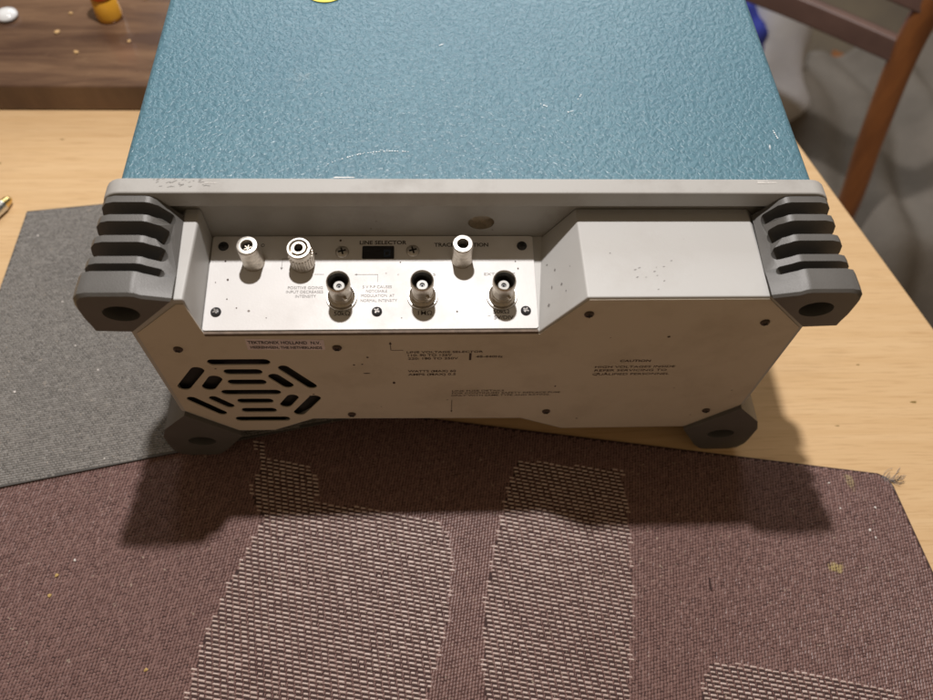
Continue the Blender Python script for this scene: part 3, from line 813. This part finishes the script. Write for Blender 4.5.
# ------------------------------------------------------------------ chair, throw, bag, floor
bm = bmesh.new(); box(bm, (-4, -3, -.80), (4, 5, -.74)); fl = obj('floor', bm, 'floor'); tag(fl, None, None, None, 'structure')
chair = empty('wooden_chair', (.78, .62, -.74)); tag(chair, 'reddish brown wooden chair standing beyond the right edge of the table', 'chair')
def cpart(name, bm, mat='chair'):
    o = obj(name, bm, mat, chair, True); o.location = (-.78, -.62, .74); return o
CHAIR_POST = [(.615, .505, -.739), (.595, .492, -.55), (.572, .476, -.38), (.546, .483, -.247), (.520, .484, -.113), (.507, .470, -.02), (.505, .450, .10)]
bm = bmesh.new(); tube(bm, curve_pts(CHAIR_POST, 8), .0155, 16); cpart('back_post', bm)
bm = bmesh.new(); tube(bm, curve_pts([(x - .36, y + .22, z) for x, y, z in CHAIR_POST], 8), .0155, 16); cpart('back_post', bm)
def slat(p0, p1, h, th, bow):
    bm = bmesh.new(); n = 12; rings = []
    p0 = Vector(p0); p1 = Vector(p1); d = (p1 - p0).normalized(); s = Vector((d.y, -d.x, 0)).normalized()
    for i in range(n + 1):
        t = i / n; c = p0.lerp(p1, t) + s * bow * math.sin(math.pi * t)
        rings.append([tuple(c + s * a * th / 2 + Vector((0, 0, b * h / 2))) for a, b in ((-1, -1), (1, -1), (1, 1), (-1, 1))])
    loft(bm, rings); o = cpart('back_slat', bm, 'slat'); bevel(o, .003); return o
slat((.517, .484, -.118), (.157, .704, -.118), .028, .014, .02)
slat((.506, .470, -.035), (.146, .690, -.035), .050, .014, .02)
bm = bmesh.new(); prism_z(bm, [(.575, .50), (.50, .58), (.74, .96), (.99, .78)], -.505, -.475); cpart('seat', bm)
for x, y in ((.94, .79), (.73, .90)):
    bm = bmesh.new(); tube(bm, [(x, y, -.50), (x + .02, y + .01, -.739)], [.018, .014], 12); cpart('front_leg', bm)
# draped throw over the seat
bm = bmesh.new(); NX, NY = 70, 70; grid = []
for i in range(NX + 1):
    row = []
    for j in range(NY + 1):
        s, t = i / NX, j / NY
        p = Vector((.475 + .50 * s - .03 * t, .20 + .66 * t + .10 * s, 0))
        hang = max(0, .34 - t) / .34; hl_ = max(0, .08 - s) / .08
        z = -.44 - hang ** 1.5 * .38 - hl_ ** 1.5 * .10 + (.010 + .03 * hang) * math.sin(17 * s + 2 * t) + .010 * math.sin(31 * s + 2.2 * math.sin(6 * t)) + .008 * math.sin(14 * t + 7 * s)
        p.y += .03 * hang * math.sin(29 * s); p.x += .012 * hl_ * math.sin(30 * t)
        row.append(bm.verts.new((p.x, p.y, z)))
    grid.append(row)
for i in range(NX):
    for j in range(NY): bm.faces.new((grid[i][j], grid[i + 1][j], grid[i + 1][j + 1], grid[i][j + 1]))
th = obj('draped_throw', bm, 'cloth', None, True)
s_ = th.modifiers.new('t', 'SOLIDIFY'); s_.thickness = .006; tag(th, 'crumpled grey throw draped over the seat of the wooden chair', 'throw')
# plastic bag with blue print
bag = empty('plastic_bag', (.53, .86, -.74)); tag(bag, 'pale plastic bag with dark blue print standing behind the chair', 'bag')
def blob(name, mat, sc, off, seed, parent):
    bm = bmesh.new(); bmesh.ops.create_icosphere(bm, subdivisions=4, radius=1)
    rnd = random.Random(seed); ph = [rnd.uniform(0, 6) for _ in range(6)]
    for v in bm.verts:
        c = v.co.copy(); k = 1 + .10 * math.sin(5 * c.x + ph[0]) * math.sin(6 * c.y + ph[1]) + .06 * math.sin(13 * c.z + ph[2] + 3 * c.x) + .04 * math.sin(21 * c.y + ph[3])
        v.co = Vector((c.x * sc[0] * k, c.y * sc[1] * k, c.z * sc[2] * k)) + Vector(off)
        v.co.z = max(v.co.z, .001)
    return obj(name, bm, mat, parent, True)
blob('bag_body', 'bag', (.11, .15, .24), (0, 0, .23), 3, bag)
blob('printed_band', 'bagblue', (.045, .075, .07), (-.06, -.04, .39), 5, bag)

# ------------------------------------------------------------------ light, world, camera
w = bpy.data.worlds.new('World'); scene.world = w; w.use_nodes = True
w.node_tree.nodes['Background'].inputs[0].default_value = (1.0, .73, .46, 1)
w.node_tree.nodes['Background'].inputs[1].default_value = .185
def lamp(name, typ, loc, energy, col, **kw):
    d = bpy.data.lights.new(name, typ); d.energy = energy; d.color = col
    for k, v in kw.items(): setattr(d, k, v)
    o = bpy.data.objects.new(name, d); C.objects.link(o); o.location = loc; return o
lamp('ceiling_lamp', 'POINT', (-.045, .19, .885), 30, (1, .955, .93), shadow_soft_size=.016)
bk = lamp('back_light', 'AREA', (.10, 2.3, 1.25), 26, (.92, .96, 1), shape='RECTANGLE', size=1.8, size_y=.9)  # broad soft source added behind, for sheen on the cover and board
bk.rotation_euler = (Vector((0, .1, 0)) - bk.location).to_track_quat('-Z', 'Y').to_euler()

cd = bpy.data.cameras.new('Camera'); cam = bpy.data.objects.new('Camera', cd); C.objects.link(cam); scene.camera = cam
rt = Vector((.99882425, -.03212315, .03630722)); up = Vector((.00880404, .85668774, .51576022)); fw = Vector((.04767179, .51483416, -.85596331))
m = Matrix((rt, up, -fw)).transposed().to_4x4(); m.translation = Vector((-.0199669, -.2307818, .4236584)); cam.matrix_world = m
cd.sensor_width = 36; cd.lens = 756.62 / 933 * 36; cd.clip_start = .01; cd.clip_end = 50
cd.dof.use_dof = True; cd.dof.focus_distance = .37; cd.dof.aperture_fstop = 7.5

scene.view_settings.view_transform = 'Standard'; scene.view_settings.look = 'None'
scene.view_settings.exposure = 0; scene.view_settings.gamma = 1
scene.cycles.max_bounces = 8
